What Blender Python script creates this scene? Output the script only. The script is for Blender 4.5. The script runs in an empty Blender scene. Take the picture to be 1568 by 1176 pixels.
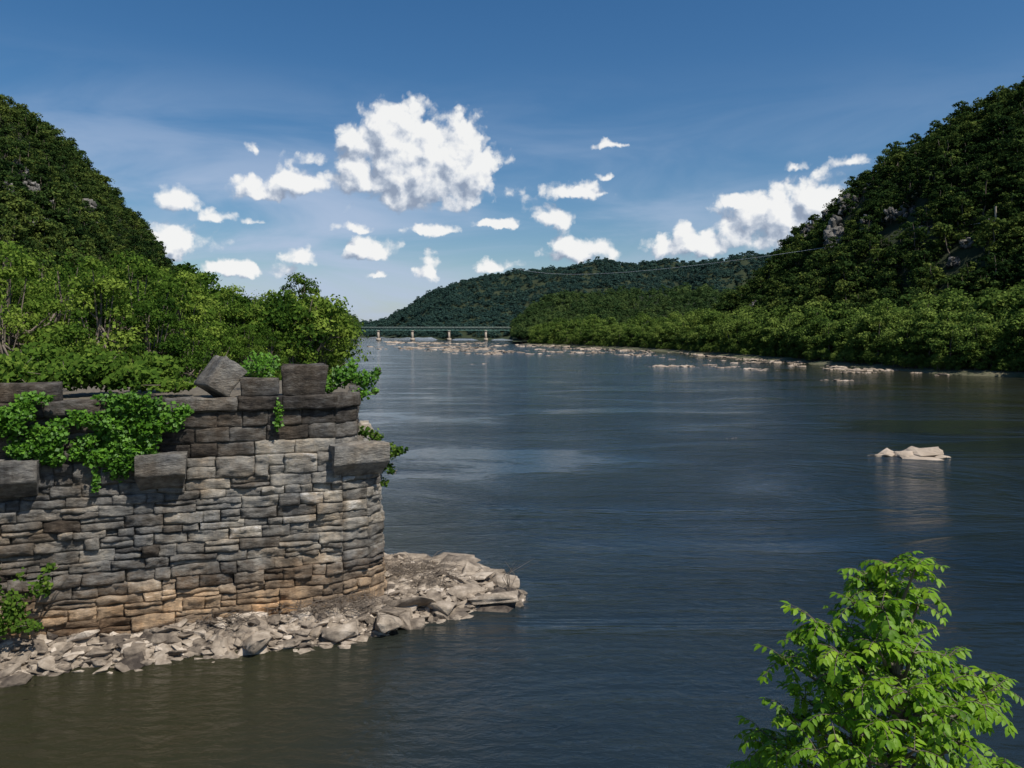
import bpy, bmesh, math, random
import numpy as np
from mathutils import Vector, Matrix
rnd=random.Random(7); RG=np.random.default_rng(11)
sc=bpy.context.scene
sc.view_settings.view_transform='Standard'
try: sc.view_settings.look='None'
except Exception: pass
CAMZ=10.0
# survey helpers: bearing slope / elevation slope seen from the lookout, with a real distance
def U(px): return (px-784)/1200.0
def XD(px,d): return U(px)*d
def ZD(py,d): return CAMZ+(510-py)/1200.0*d
def P3(px,py,d): return (XD(px,d),d,ZD(py,d))

# ---------------------------------------------------------------- noise
def vn(P,seed=0):
    P=np.asarray(P,float); Pi=np.floor(P).astype(np.int64); f=P-Pi; f=f*f*(3-2*f)
    def h(x,y,z):
        n=(x*374761393+y*668265263+z*1274126177+seed*974711)&0xffffffff
        n=((n^(n>>13))*1103515245)&0xffffffff
        n=((n^(n>>15))*2246822519)&0xffffffff
        return ((n^(n>>16))&0xffffff)/float(0xffffff)
    r=0
    for dx in (0,1):
        for dy in (0,1):
            for dz in (0,1):
                w=(f[:,0] if dx else 1-f[:,0])*(f[:,1] if dy else 1-f[:,1])*(f[:,2] if dz else 1-f[:,2])
                r=r+w*h(Pi[:,0]+dx,Pi[:,1]+dy,Pi[:,2]+dz)
    return r*2-1
def fbm(P,o=4,seed=0):
    P=np.asarray(P,float); a=1;s=0;t=0
    for i in range(o):
        s=s+a*vn(P*(2**i)+i*17.3,seed+i); t+=a; a*=.5
    return s/t

# ---------------------------------------------------------------- mesh builder
def link(o,parent=None):
    sc.collection.objects.link(o)
    if parent is not None: o.parent=parent
    return o
def make_mesh(name,parts,mats):
    Vs=[];li=[];ls=[];lt=[];mi=[];ti=[];off=0;loff=0
    for p in parts:
        V,F,m,t=p[:4]; V=np.asarray(V,float); F=np.asarray(F,int)
        if len(F)==0: continue
        k=F.shape[1]
        Vs.append(V); li.append((F+off).ravel()); n=len(F)
        ls.append(loff+np.arange(n)*k); lt.append(np.full(n,k)); mi.append(np.full(n,m))
        ti.append(np.full(len(V),.5) if t is None else np.broadcast_to(t,(len(V),)))
        off+=len(V); loff+=n*k
    V=np.concatenate(Vs); L=np.concatenate(li); S=np.concatenate(ls); M=np.concatenate(mi); T=np.concatenate(ti)
    me=bpy.data.meshes.new(name)
    me.vertices.add(len(V)); me.vertices.foreach_set('co',V.astype(np.float32).ravel())
    me.loops.add(len(L)); me.loops.foreach_set('vertex_index',L.astype(np.int32))
    me.polygons.add(len(S)); me.polygons.foreach_set('loop_start',S.astype(np.int32))
    try: me.polygons.foreach_set('loop_total',np.concatenate(lt).astype(np.int32))
    except Exception: pass
    me.polygons.foreach_set('material_index',M.astype(np.int32))
    for m in mats: me.materials.append(m)
    me.update(calc_edges=True); me.validate()
    a=me.attributes.new('tint','FLOAT','POINT')
    if len(a.data)==len(T): a.data.foreach_set('value',T.astype(np.float32))
    return me
def make_obj(name,parts,mats,parent=None):
    return link(bpy.data.objects.new(name,make_mesh(name,parts,mats)),parent)
def tube(pts,rad,sides=6):
    pts=np.asarray(pts,float); n=len(pts); rad=np.broadcast_to(rad,(n,))
    T=np.gradient(pts,axis=0); T/=np.linalg.norm(T,axis=1)[:,None]+1e-9
    ref=np.tile(np.array([0.31,0.17,0.93]),(n,1))
    bad=np.abs((T*ref).sum(1))>.95; ref[bad]=[1,0,0]
    A=np.cross(T,ref); A/=np.linalg.norm(A,axis=1)[:,None]+1e-9; B=np.cross(T,A)
    an=np.arange(sides)/sides*2*math.pi
    V=pts[:,None,:]+rad[:,None,None]*(A[:,None,:]*np.cos(an)[None,:,None]+B[:,None,:]*np.sin(an)[None,:,None])
    V=V.reshape(-1,3); F=[]
    for i in range(n-1):
        for j in range(sides):
            k=(j+1)%sides
            F.append((i*sides+j,i*sides+k,(i+1)*sides+k,(i+1)*sides+j))
    return V,np.array(F)
def leafquads(C,N,L,Wd,rng):
    n=len(C); N=N/(np.linalg.norm(N,axis=1)[:,None]+1e-9)
    R=rng.normal(size=(n,3)); A=np.cross(N,R); A/=np.linalg.norm(A,axis=1)[:,None]+1e-9; B=np.cross(N,A)
    L=np.broadcast_to(L,(n,))[:,None]; Wd=np.broadcast_to(Wd,(n,))[:,None]
    V=np.stack([C-A*L*.5,C+B*Wd*.5-A*L*.05+N*L*.08,C+A*L*.5,C-B*Wd*.5-A*L*.05+N*L*.08],1).reshape(-1,3)
    return V,np.arange(n*4).reshape(n,4)
def box(cx,cy,cz,sx,sy,sz,R=None,jit=0):
    V=np.array([(x,y,z) for z in (-.5,.5) for y in (-.5,.5) for x in (-.5,.5)],float)*[sx,sy,sz]
    if jit: V+=RG.uniform(-jit,jit,V.shape)
    if R is not None: V=V@np.array(R).T
    V+=[cx,cy,cz]
    F=np.array([(0,2,3,1),(4,5,7,6),(0,1,5,4),(2,6,7,3),(0,4,6,2),(1,3,7,5)])
    return V,F

# ---------------------------------------------------------------- materials
def newmat(name):
    m=bpy.data.materials.new(name); m.use_nodes=True; nt=m.node_tree; nt.nodes.clear()
    out=nt.nodes.new('ShaderNodeOutputMaterial'); return m,nt,out
def N(nt,t,**kw):
    n=nt.nodes.new(t)
    for k,v in kw.items():
        if k.startswith('i_'):
            key=k[2:]; key=int(key) if key.isdigit() else key
            n.inputs[key].default_value=v
        else: setattr(n,k,v)
    return n
def ramp(nt,fac,stops):
    r=nt.nodes.new('ShaderNodeValToRGB'); e=r.color_ramp.elements
    while len(e)<len(stops): e.new(.5)
    for i,(p,c) in enumerate(stops): e[i].position=p; e[i].color=(*c,1)
    nt.links.new(fac,r.inputs[0]); return r.outputs[0]
def math_(nt,op,a,b=None,c=None,clamp=False):
    n=nt.nodes.new('ShaderNodeMath'); n.operation=op; n.use_clamp=clamp
    for i,x in enumerate((a,b,c)):
        if x is None: continue
        if isinstance(x,(int,float)): n.inputs[i].default_value=x
        else: nt.links.new(x,n.inputs[i])
    return n.outputs[0]
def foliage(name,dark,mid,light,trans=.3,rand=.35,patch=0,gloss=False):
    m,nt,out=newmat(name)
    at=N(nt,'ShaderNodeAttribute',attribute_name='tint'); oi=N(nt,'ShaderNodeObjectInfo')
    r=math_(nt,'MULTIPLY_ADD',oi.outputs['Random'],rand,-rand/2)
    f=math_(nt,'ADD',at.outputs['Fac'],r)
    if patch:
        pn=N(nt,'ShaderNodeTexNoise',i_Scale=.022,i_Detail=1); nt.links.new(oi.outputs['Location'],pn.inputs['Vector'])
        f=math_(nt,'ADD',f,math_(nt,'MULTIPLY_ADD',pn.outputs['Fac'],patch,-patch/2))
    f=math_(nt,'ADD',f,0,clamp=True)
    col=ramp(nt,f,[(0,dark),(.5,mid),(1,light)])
    if gloss:
        p=N(nt,'ShaderNodeBsdfPrincipled',i_Roughness=.5); p.inputs['Specular IOR Level'].default_value=.3
        nt.links.new(col,p.inputs['Base Color'])
    else:
        p=N(nt,'ShaderNodeBsdfDiffuse'); nt.links.new(col,p.inputs[0])
    t=N(nt,'ShaderNodeBsdfTranslucent'); nt.links.new(col,t.inputs[0])
    mx=N(nt,'ShaderNodeMixShader',i_0=trans); nt.links.new(p.outputs[0],mx.inputs[1]); nt.links.new(t.outputs[0],mx.inputs[2])
    nt.links.new(mx.outputs[0],out.inputs[0]); return m
def rough(name,stops,scale=1.0,bump=.05,detail=8,use_tint=False,stretch=(1,1,1),rgh=.9,bscale=None,amp=.9):
    m,nt,out=newmat(name)
    tc=N(nt,'ShaderNodeTexCoord'); mp=N(nt,'ShaderNodeMapping'); mp.inputs['Scale'].default_value=stretch
    nt.links.new(tc.outputs['Object'],mp.inputs[0])
    n=N(nt,'ShaderNodeTexNoise',i_Scale=scale,i_Detail=detail,i_Roughness=.65); nt.links.new(mp.outputs[0],n.inputs['Vector'])
    f=n.outputs['Fac']
    if use_tint:
        at=N(nt,'ShaderNodeAttribute',attribute_name='tint')
        f=math_(nt,'MULTIPLY_ADD',math_(nt,'SUBTRACT',f,.5),amp,at.outputs['Fac'],clamp=True)
    col=ramp(nt,f,stops)
    p=N(nt,'ShaderNodeBsdfPrincipled',i_Roughness=rgh); p.inputs['Specular IOR Level'].default_value=.25
    nt.links.new(col,p.inputs['Base Color'])
    n2=N(nt,'ShaderNodeTexNoise',i_Scale=bscale or scale*4,i_Detail=9,i_Roughness=.7); nt.links.new(mp.outputs[0],n2.inputs['Vector'])
    b=N(nt,'ShaderNodeBump',i_Strength=1.0,i_Distance=bump); nt.links.new(n2.outputs['Fac'],b.inputs['Height'])
    nt.links.new(b.outputs[0],p.inputs['Normal']); nt.links.new(p.outputs[0],out.inputs[0]); return m

M_bark=rough('bark',[(.2,(.08,.06,.045)),(.8,(.24,.20,.16))],6,.02)
M_near=foliage('leaves_bank',(.022,.055,.010),(.085,.155,.022),(.22,.30,.05),.34,.6)
M_hill=foliage('leaves_hill',(.012,.028,.010),(.042,.076,.020),(.12,.155,.035),.22,.6,1.1)
M_shore=foliage('leaves_shore',(.04,.08,.02),(.11,.175,.035),(.22,.29,.065),.32,.6,.6)
M_mid=foliage('leaves_low_hill',(.024,.055,.020),(.058,.10,.034),(.12,.17,.05),.25,.6,.9)
M_far=foliage('leaves_far_hazed',(.030,.062,.056),(.040,.080,.068),(.06,.104,.074),.15,.4,.6)  # distance haze is put into the leaf colour as a flat blue-green
M_fore=foliage('leaves_foreground',(.06,.15,.008),(.16,.32,.012),(.29,.45,.03),.42,0,0,True)
M_ivy=foliage('leaves_ivy',(.03,.09,.008),(.08,.20,.015),(.16,.33,.03),.3,0,0,True)
M_floor=rough('forest_floor',[(.3,(.015,.025,.01)),(.7,(.04,.05,.022))],.08,.3)
M_ground=rough('earth',[(.3,(.05,.065,.025)),(.7,(.16,.14,.09))],.3,.1)
M_cliff=rough('cliff_rock',[(.1,(.025,.025,.022)),(.45,(.10,.096,.086)),(.9,(.26,.24,.215))],.35,.6,use_tint=True,bscale=.8,amp=1.4)
M_rrock=rough('river_rock',[(.1,(.10,.078,.057)),(.5,(.27,.215,.16)),(.95,(.50,.41,.32))],.5,.15,use_tint=True,amp=1.3)
M_rubble=rough('rubble_stone',[(.0,(.05,.04,.033)),(.35,(.185,.15,.115)),(.65,(.34,.28,.215)),(1,(.56,.48,.39))],2.2,.06,use_tint=True,bscale=7,amp=1.6)
M_mortar=rough('mortar',[(.3,(.07,.06,.045)),(.7,(.2,.17,.13))],5,.03)

# ---------------------------------------------------------------- camera / light
cam=bpy.data.cameras.new('camera'); co=link(bpy.data.objects.new('camera',cam)); sc.camera=co
co.location=(0,0,CAMZ); co.rotation_euler=(math.radians(90),0,0)
cam.sensor_width=36; cam.lens=1200/1568*36; cam.shift_y=-78/1568; cam.clip_start=.1; cam.clip_end=20000
SUN=Vector((.42,-.36,.85)).normalized(); EL=math.asin(SUN.z)
sl=bpy.data.lights.new('sun','SUN'); sl.energy=4.9; sl.angle=math.radians(.5); sl.color=(1,.95,.87)
so=link(bpy.data.objects.new('sun',sl)); so.rotation_euler=SUN.to_track_quat('Z','Y').to_euler(); so.location=(40,-40,90)

# ---------------------------------------------------------------- sky with cumulus
w=bpy.data.worlds.new('World'); sc.world=w; w.use_nodes=True; nt=w.node_tree; nt.nodes.clear()
wo=nt.nodes.new('ShaderNodeOutputWorld')
def skybg():
    sky=N(nt,'ShaderNodeTexSky',sky_type='NISHITA',sun_disc=False); sky.sun_elevation=EL
    sky.sun_rotation=math.atan2(SUN.x,SUN.y); sky.air_density=1.0; sky.dust_density=.6; sky.ozone_density=3.0
    hs=N(nt,'ShaderNodeHueSaturation',i_Saturation=1.3,i_Value=.90); nt.links.new(sky.outputs[0],hs.inputs['Color'])
    bg=N(nt,'ShaderNodeBackground',i_Strength=.1); nt.links.new(hs.outputs[0],bg.inputs[0]); return bg.outputs[0]
CL=[(642,284,118,56,1.2),(610,236,70,60,1.15),(680,246,62,60,1.15),(726,280,46,52,1.1),(562,280,50,50,1.1),(622,186,44,40,1.1),(552,228,38,30,.9),(590,200,38,36,.95),(655,205,40,34,.95),
(400,294,56,26,.9),(458,284,50,38,.9),(482,245,40,20,.7),(385,230,20,20,.6),(272,312,38,34,.85),(262,372,64,46,.95),(325,338,48,22,.7),(398,345,52,16,.65),
(888,297,68,20,.85),(932,268,24,14,.6),(845,335,46,30,.85),(885,388,56,34,.95),(558,388,52,30,.95),(655,415,28,32,.85),(545,350,48,14,.7),
(668,355,64,14,.8),(758,345,58,14,.75),(460,395,28,24,.75),(755,408,48,18,.75),
(1190,348,104,58,1.05),(1248,318,56,46,1.05),(1058,378,68,32,.95),(1220,255,34,20,.65),(1305,250,50,24,.7),(1130,312,42,24,.75),(935,222,62,14,.42),(370,415,100,26,.7),(570,425,34,12,.7)]
g=bpy.data.node_groups.new('cloud_density','ShaderNodeTree')
g.interface.new_socket('Vector',in_out='INPUT',socket_type='NodeSocketVector')
g.interface.new_socket('Density',in_out='OUTPUT',socket_type='NodeSocketFloat')
gi=g.nodes.new('NodeGroupInput'); go=g.nodes.new('NodeGroupOutput')
nz=N(g,'ShaderNodeTexNoise',noise_dimensions='2D',i_Scale=26,i_Detail=4,i_Roughness=.6); g.links.new(gi.outputs[0],nz.inputs['Vector'])
va=N(g,'ShaderNodeVectorMath',operation='MULTIPLY_ADD'); va.inputs[1].default_value=(.034,.022,0); g.links.new(nz.outputs['Color'],va.inputs[0])
vb=N(g,'ShaderNodeVectorMath',operation='ADD'); vb.inputs[1].default_value=(-.017,-.011,0); g.links.new(gi.outputs[0],vb.inputs[0]); g.links.new(vb.outputs[0],va.inputs[2])
pw=va.outputs[0]; field=None
for (cx,cy,rx,ry,wt) in CL:
    u=U(cx); az=math.atan(u); el=math.atan((510-cy)/1200*math.cos(az)); cz=math.cos(az)
    ax=rx/1200*cz*cz*1.06; ay=ry/1200*cz*1.06
    q=N(g,'ShaderNodeVectorMath',operation='MULTIPLY_ADD'); q.inputs[1].default_value=(1/ax,1/ay,0); q.inputs[2].default_value=(-az/ax,-el/ay,0); g.links.new(pw,q.inputs[0])
    r=N(g,'ShaderNodeVectorMath',operation='MULTIPLY'); r.inputs[1].default_value=(-1,-1.9,0); g.links.new(q.outputs[0],r.inputs[0])
    mx=N(g,'ShaderNodeVectorMath',operation='MAXIMUM'); g.links.new(q.outputs[0],mx.inputs[0]); g.links.new(r.outputs[0],mx.inputs[1])
    ln=N(g,'ShaderNodeVectorMath',operation='LENGTH'); g.links.new(mx.outputs[0],ln.inputs[0])
    v=math_(g,'SUBTRACT',wt,ln.outputs['Value'])
    if field is None: field=v
    else:
        sm=N(g,'ShaderNodeMath',operation='SMOOTH_MAX',i_2=.12); g.links.new(field,sm.inputs[0]); g.links.new(v,sm.inputs[1]); field=sm.outputs[0]
vo=N(g,'ShaderNodeTexVoronoi',voronoi_dimensions='2D',i_Scale=23,i_Detail=2.4,i_Roughness=.55); g.links.new(pw,vo.inputs['Vector'])
n3=N(g,'ShaderNodeTexNoise',noise_dimensions='2D',i_Scale=48,i_Detail=6,i_Roughness=.6); g.links.new(gi.outputs[0],n3.inputs['Vector'])
d=math_(g,'MULTIPLY_ADD',vo.outputs['Distance'],-.75,math_(g,'ADD',math_(g,'MINIMUM',field,.9),.56))
d=math_(g,'MULTIPLY_ADD',n3.outputs['Fac'],.5,math_(g,'SUBTRACT',d,.25))
g.links.new(d,go.inputs[0])
tc=N(nt,'ShaderNodeTexCoord'); sp=N(nt,'ShaderNodeSeparateXYZ'); nt.links.new(tc.outputs['Generated'],sp.inputs[0])
az=math_(nt,'ARCTAN2',sp.outputs[0],sp.outputs[1]); el=math_(nt,'ARCSINE',sp.outputs[2])
cb=N(nt,'ShaderNodeCombineXYZ'); nt.links.new(az,cb.inputs[0]); nt.links.new(el,cb.inputs[1])
g1=N(nt,'ShaderNodeGroup'); g1.node_tree=g; nt.links.new(cb.outputs[0],g1.inputs[0])
of=N(nt,'ShaderNodeVectorMath',operation='ADD'); of.inputs[1].default_value=(.009,.016,0); nt.links.new(cb.outputs[0],of.inputs[0])
g2=N(nt,'ShaderNodeGroup'); g2.node_tree=g; nt.links.new(of.outputs[0],g2.inputs[0])
dens=g1.outputs[0]; diff=math_(nt,'SUBTRACT',dens,g2.outputs[0])
shade=math_(nt,'MULTIPLY_ADD',diff,1.25,.60,clamp=True)
mr=N(nt,'ShaderNodeMapRange',interpolation_type='SMOOTHSTEP'); mr.inputs[1].default_value=-.08; mr.inputs[2].default_value=.38; nt.links.new(dens,mr.inputs[0])
ccol=ramp(nt,shade,[(0,(.28,.34,.45)),(.3,(.44,.50,.60)),(.6,(.72,.75,.80)),(.9,(.92,.92,.91))])
bgc=N(nt,'ShaderNodeBackground',i_Strength=1.0); nt.links.new(ccol,bgc.inputs[0])
vm=N(nt,'ShaderNodeMapping'); vm.inputs['Scale'].default_value=(2.2,9,1); vm.inputs['Rotation'].default_value=(0,0,-.25); nt.links.new(cb.outputs[0],vm.inputs[0])
vz=N(nt,'ShaderNodeTexNoise',noise_dimensions='2D',i_Scale=1.6,i_Detail=5,i_Roughness=.55,i_Distortion=.4); nt.links.new(vm.outputs[0],vz.inputs['Vector'])
v1=N(nt,'ShaderNodeMapRange',interpolation_type='SMOOTHSTEP'); v1.inputs[1].default_value=.28; v1.inputs[2].default_value=.72; nt.links.new(vz.outputs['Fac'],v1.inputs[0])
v2=N(nt,'ShaderNodeMapRange',interpolation_type='SMOOTHSTEP'); v2.inputs[1].default_value=.34; v2.inputs[2].default_value=.08; nt.links.new(el,v2.inputs[0])
v3=N(nt,'ShaderNodeMapRange',interpolation_type='SMOOTHSTEP'); v3.inputs[1].default_value=.4; v3.inputs[2].default_value=-.3; v3.inputs[3].default_value=.5; nt.links.new(az,v3.inputs[0])
va_=math_(nt,'MULTIPLY',math_(nt,'MULTIPLY',v1.outputs[0],v2.outputs[0]),math_(nt,'MULTIPLY',v3.outputs[0],.95))
bgv=N(nt,'ShaderNodeBackground',i_Strength=1.0); bgv.inputs[0].default_value=(.46,.55,.72,1)
m0=N(nt,'ShaderNodeMixShader'); nt.links.new(va_,m0.inputs[0]); nt.links.new(skybg(),m0.inputs[1]); nt.links.new(bgv.outputs[0],m0.inputs[2])
m1=N(nt,'ShaderNodeMixShader'); nt.links.new(math_(nt,'MULTIPLY',mr.outputs[0],.96),m1.inputs[0]); nt.links.new(m0.outputs[0],m1.inputs[1]); nt.links.new(bgc.outputs[0],m1.inputs[2])
# the cumulus band only occupies part of the sky: skip its evaluation elsewhere
gA=math_(nt,'LESS_THAN',math_(nt,'ABSOLUTE',math_(nt,'SUBTRACT',az,.0)),.52)
gB=math_(nt,'LESS_THAN',math_(nt,'ABSOLUTE',math_(nt,'SUBTRACT',el,.17)),.18)
gate=math_(nt,'MULTIPLY',gA,gB)
m2=N(nt,'ShaderNodeMixShader'); nt.links.new(gate,m2.inputs[0]); nt.links.new(m0.outputs[0],m2.inputs[1]); nt.links.new(m1.outputs[0],m2.inputs[2])
nt.links.new(m2.outputs[0],wo.inputs[0])
try:
    w.cycles.sampling_method='MANUAL'; w.cycles.sample_map_resolution=256
except Exception as e: print(e)

# ---------------------------------------------------------------- water
m,nt,out=newmat('river_water')
tc=N(nt,'ShaderNodeTexCoord'); p=N(nt,'ShaderNodeBsdfPrincipled',i_Roughness=.09,i_IOR=1.33)
def wn(scale,st,det=4,dist=0):
    mp=N(nt,'ShaderNodeMapping'); mp.inputs['Scale'].default_value=st; nt.links.new(tc.outputs['Object'],mp.inputs[0])
    n=N(nt,'ShaderNodeTexNoise',i_Scale=scale,i_Detail=det,i_Roughness=.62,i_Distortion=dist); nt.links.new(mp.outputs[0],n.inputs['Vector']); return n.outputs['Fac']
patch=wn(.06,(.6,1.5,1),5,1.0)
pm=N(nt,'ShaderNodeMapRange'); pm.inputs[1].default_value=.40; pm.inputs[2].default_value=.60; pm.inputs[3].default_value=.3; pm.inputs[4].default_value=1.5; nt.links.new(patch,pm.inputs[0])
h=math_(nt,'ADD',math_(nt,'MULTIPLY',wn(2.4,(.7,1.25,1),5,.3),.085),math_(nt,'MULTIPLY',wn(.45,(.6,1.4,1),3,.3),.16))
h=math_(nt,'MULTIPLY',h,pm.outputs[0])
b=N(nt,'ShaderNodeBump',i_Strength=1,i_Distance=1.0); nt.links.new(h,b.inputs['Height']); nt.links.new(b.outputs[0],p.inputs['Normal'])
# deep channel is blue-black, shallows near the ledge silty olive; same olive towards right bank
deep=ramp(nt,wn(.05,(1,1,1),4,.5),[(.3,(.008,.015,.022)),(.7,(.018,.027,.031))])
sxy=N(nt,'ShaderNodeSeparateXYZ'); nt.links.new(tc.outputs['Object'],sxy.inputs[0])
sh1=N(nt,'ShaderNodeMapRange',interpolation_type='SMOOTHSTEP'); sh1.inputs[1].default_value=2; sh1.inputs[2].default_value=-9; nt.links.new(sxy.outputs[0],sh1.inputs[0])
sh2=N(nt,'ShaderNodeMapRange',interpolation_type='SMOOTHSTEP'); sh2.inputs[1].default_value=60; sh2.inputs[2].default_value=30; nt.links.new(sxy.outputs[1],sh2.inputs[0])
sh3=N(nt,'ShaderNodeMapRange',interpolation_type='SMOOTHSTEP'); sh3.inputs[1].default_value=-65; sh3.inputs[2].default_value=-5
nt.links.new(math_(nt,'SUBTRACT',sxy.outputs[0],88),sh3.inputs[0])
shf=math_(nt,'MAXIMUM',math_(nt,'MULTIPLY',sh1.outputs[0],sh2.outputs[0]),math_(nt,'MULTIPLY',sh3.outputs[0],.8))
mc=N(nt,'ShaderNodeMix',data_type='RGBA'); nt.links.new(shf,mc.inputs[0]); nt.links.new(deep,mc.inputs[6]); mc.inputs[7].default_value=(.026,.026,.013,1)
nt.links.new(mc.outputs[2],p.inputs['Base Color'])
nt.links.new(p.outputs[0],out.inputs[0]); M_water=m
make_obj('river_water',[(np.array([(-6000,-300,0),(6000,-300,0),(6000,9000,0),(-6000,9000,0)],float),np.array([(0,1,2,3)]),0,None)],[M_water])

# ---------------------------------------------------------------- ground
LB=np.array([(-200,-80),(-60,-45),(15,-32),(25,-24),(32,-10.5),(38,-9.2),(45,-10.0),(100,-21.8),(300,-64),(600,-127),(900,-190),(1500,-330),(2500,-700),(9000,-3500)],float)
RB=np.array([(-200,90),(0,58),(50,66),(100,85),(176,114),(194,101),(240,96),(343,90),(480,72),(580,46),(667,10),(1000,13),(1500,-10),(2500,-350),(9000,-2000)],float)
def xl(y): return np.interp(y,LB[:,0],LB[:,1])
def xr(y): return np.interp(y,RB[:,0],RB[:,1])
OFF=[(0,-.8),(2,.2),(6,1.0),(20,2.0),(60,3),(300,4),(1500,5),(6000,5)]
def gz(off): return np.interp(off,[o[0] for o in OFF],[o[1] for o in OFF])
ys=np.concatenate([np.linspace(-200,20,12),np.linspace(24,120,40),np.geomspace(124,9000,110)])
rows=[]
for y in ys:
    a=xl(y);c=xr(y)
    j=vn(np.array([[y*.12,0,0],[y*.12,5,0]]))*min(2.5,.02*abs(y)+.5)
    a+=j[0];c+=j[1]
    row=[(a-o,y,z) for o,z in OFF[::-1]]+[((a+c)/2,y,-4)]+[(c+o,y,z) for o,z in OFF]
    rows.append(row)
G=np.array(rows); nr,nc=G.shape[:2]
def gridF(nr,nc,base=0):
    i,j=np.meshgrid(np.arange(nr-1),np.arange(nc-1),indexing='ij'); a=(i*nc+j).ravel()+base
    return np.stack([a,a+1,a+nc+1,a+nc],1)
make_obj('ground',[(G.reshape(-1,3),gridF(nr,nc),0,None)],[M_ground])
gx,gy=np.meshgrid(np.linspace(-35,60,60),np.linspace(-60,11.5,40),indexing='xy')
zz=np.clip((11-gy)*.45,-.6,2.0)+.25*vn(np.stack([gx.ravel()*.5,gy.ravel()*.5,gx.ravel()*0],1)).reshape(gx.shape)
make_obj('riverbank',[(np.stack([gx,gy,zz],2).reshape(-1,3),gridF(40,60),0,None)],[M_ground])

# ---------------------------------------------------------------- hills
class Hill:
    def __init__(s,name,crest,foot,zf,amp,seed,prof=.9,back=.8,mat=None):
        s.C=np.array([P3(px,py,d) for px,d,py in crest]); s.F=np.array([(XD(px,d),d,zf) for px,d in foot])
        s.amp=amp; s.seed=seed; s.prof=prof; s.back=back; s.n=len(s.C)
        nt_,ns=90,50; T,S=np.meshgrid(np.linspace(0,1,nt_),np.linspace(-.08,1.8,ns),indexing='xy')
        V=s.at(S.ravel(),T.ravel()); s.obj=make_obj(name,[(V,gridF(ns,nt_),0,None)],[mat or M_floor])
    def at(s,S,T):
        k=T*(s.n-1); ar=np.arange(s.n)
        C=np.stack([np.interp(k,ar,s.C[:,i]) for i in range(3)],1); F=np.stack([np.interp(k,ar,s.F[:,i]) for i in range(3)],1)
        sc_=np.clip(S,-.1,1); bk=np.clip(S-1,0,1)
        XY=F[:,:2]+(C-F)[:,:2]*S[:,None]
        hgt=C[:,2]-F[:,2]
        z=F[:,2]+hgt*np.where(sc_>0,np.abs(sc_)**s.prof,sc_*.3)-hgt*bk*bk*s.back
        Q=np.stack([XY[:,0],XY[:,1],z],1)
        nzv=fbm(Q*[.018,.018,.012],4,s.seed)*s.amp*np.clip(np.sin(np.clip(S,0,1.15)*math.pi*.86),0,1)
        Q[:,2]+=nzv+fbm(Q*.05,2,s.seed+9)*s.amp*.15
        return Q
    def sample(s,n,smin=0,smax=1.12):
        S=RG.uniform(smin,smax,n);T=RG.uniform(0,1,n); return s.at(S,T)
    def locate(s,px,py):
        S,T=np.meshgrid(np.linspace(.02,1.0,160),np.linspace(0,1,300)); S=S.ravel();T=T.ravel();P=s.at(S,T)
        e=(P[:,0]/P[:,1]-U(px))**2+((P[:,2]-CAMZ)/P[:,1]-(510-py)/1200)**2
        cost=e+1e-9*P[:,1]; return P[np.argmin(cost)]
HR=Hill('hillside',[(2100,260,0),(1800,300,90),(1568,335,166),(1480,370,203),(1400,400,240),(1300,440,312),(1250,465,360),(1210,485,395),(1180,500,425),(1150,520,458),(1095,540,500)],
 [(2300,120),(1900,150),(1568,215),(1480,228),(1400,245),(1300,275),(1250,290),(1210,310),(1180,335),(1150,360),(1095,395)],2.5,18,3,.85)
HL=Hill('hillside',[(-500,260,-40),(-200,300,80),(0,345,178),(60,365,221),(100,380,245),(150,405,291),(200,430,340),(225,440,372),(250,455,412),(300,480,446),(345,505,476),(400,540,495)],
 [(-900,110),(-400,120),(0,150),(60,165),(100,180),(150,205),(200,235),(225,255),(250,275),(300,310),(345,350),(400,420)],4,14,5,.85)
HF=Hill('distant_ridge',[(430,2100,500),(540,1950,496),(590,1850,494),(650,1700,457),(700,1650,436),(800,1600,417),(920,1500,402),(1000,1500,406),(1100,1450,399),(1210,1400,387),(1400,1300,370),(1700,1200,350)],
 [(430,1900),(540,1500),(590,1350),(650,1200),(700,1150),(800,1120),(920,1080),(1000,1050),(1100,1000),(1210,950),(1400,900),(1700,850)],4,30,12,.9,.5)
HM=Hill('low_hill',[(785,1000,505),(810,960,485),(835,930,466),(880,900,458),(920,880,462),(960,860,452),(1040,820,452),(1130,780,456),(1200,740,450),(1300,700,440)],
 [(785,760),(810,745),(835,730),(880,700),(920,680),(960,660),(1040,610),(1130,560),(1200,540),(1300,500)],3,10,21,.8)
HD=Hill('low_hill',[(380,900,470),(430,950,474),(470,1000,476),(505,1080,479),(530,1150,486),(548,1200,500)],
 [(380,700),(430,720),(470,760),(505,800),(530,850),(548,950)],3,4,31,.8)

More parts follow.
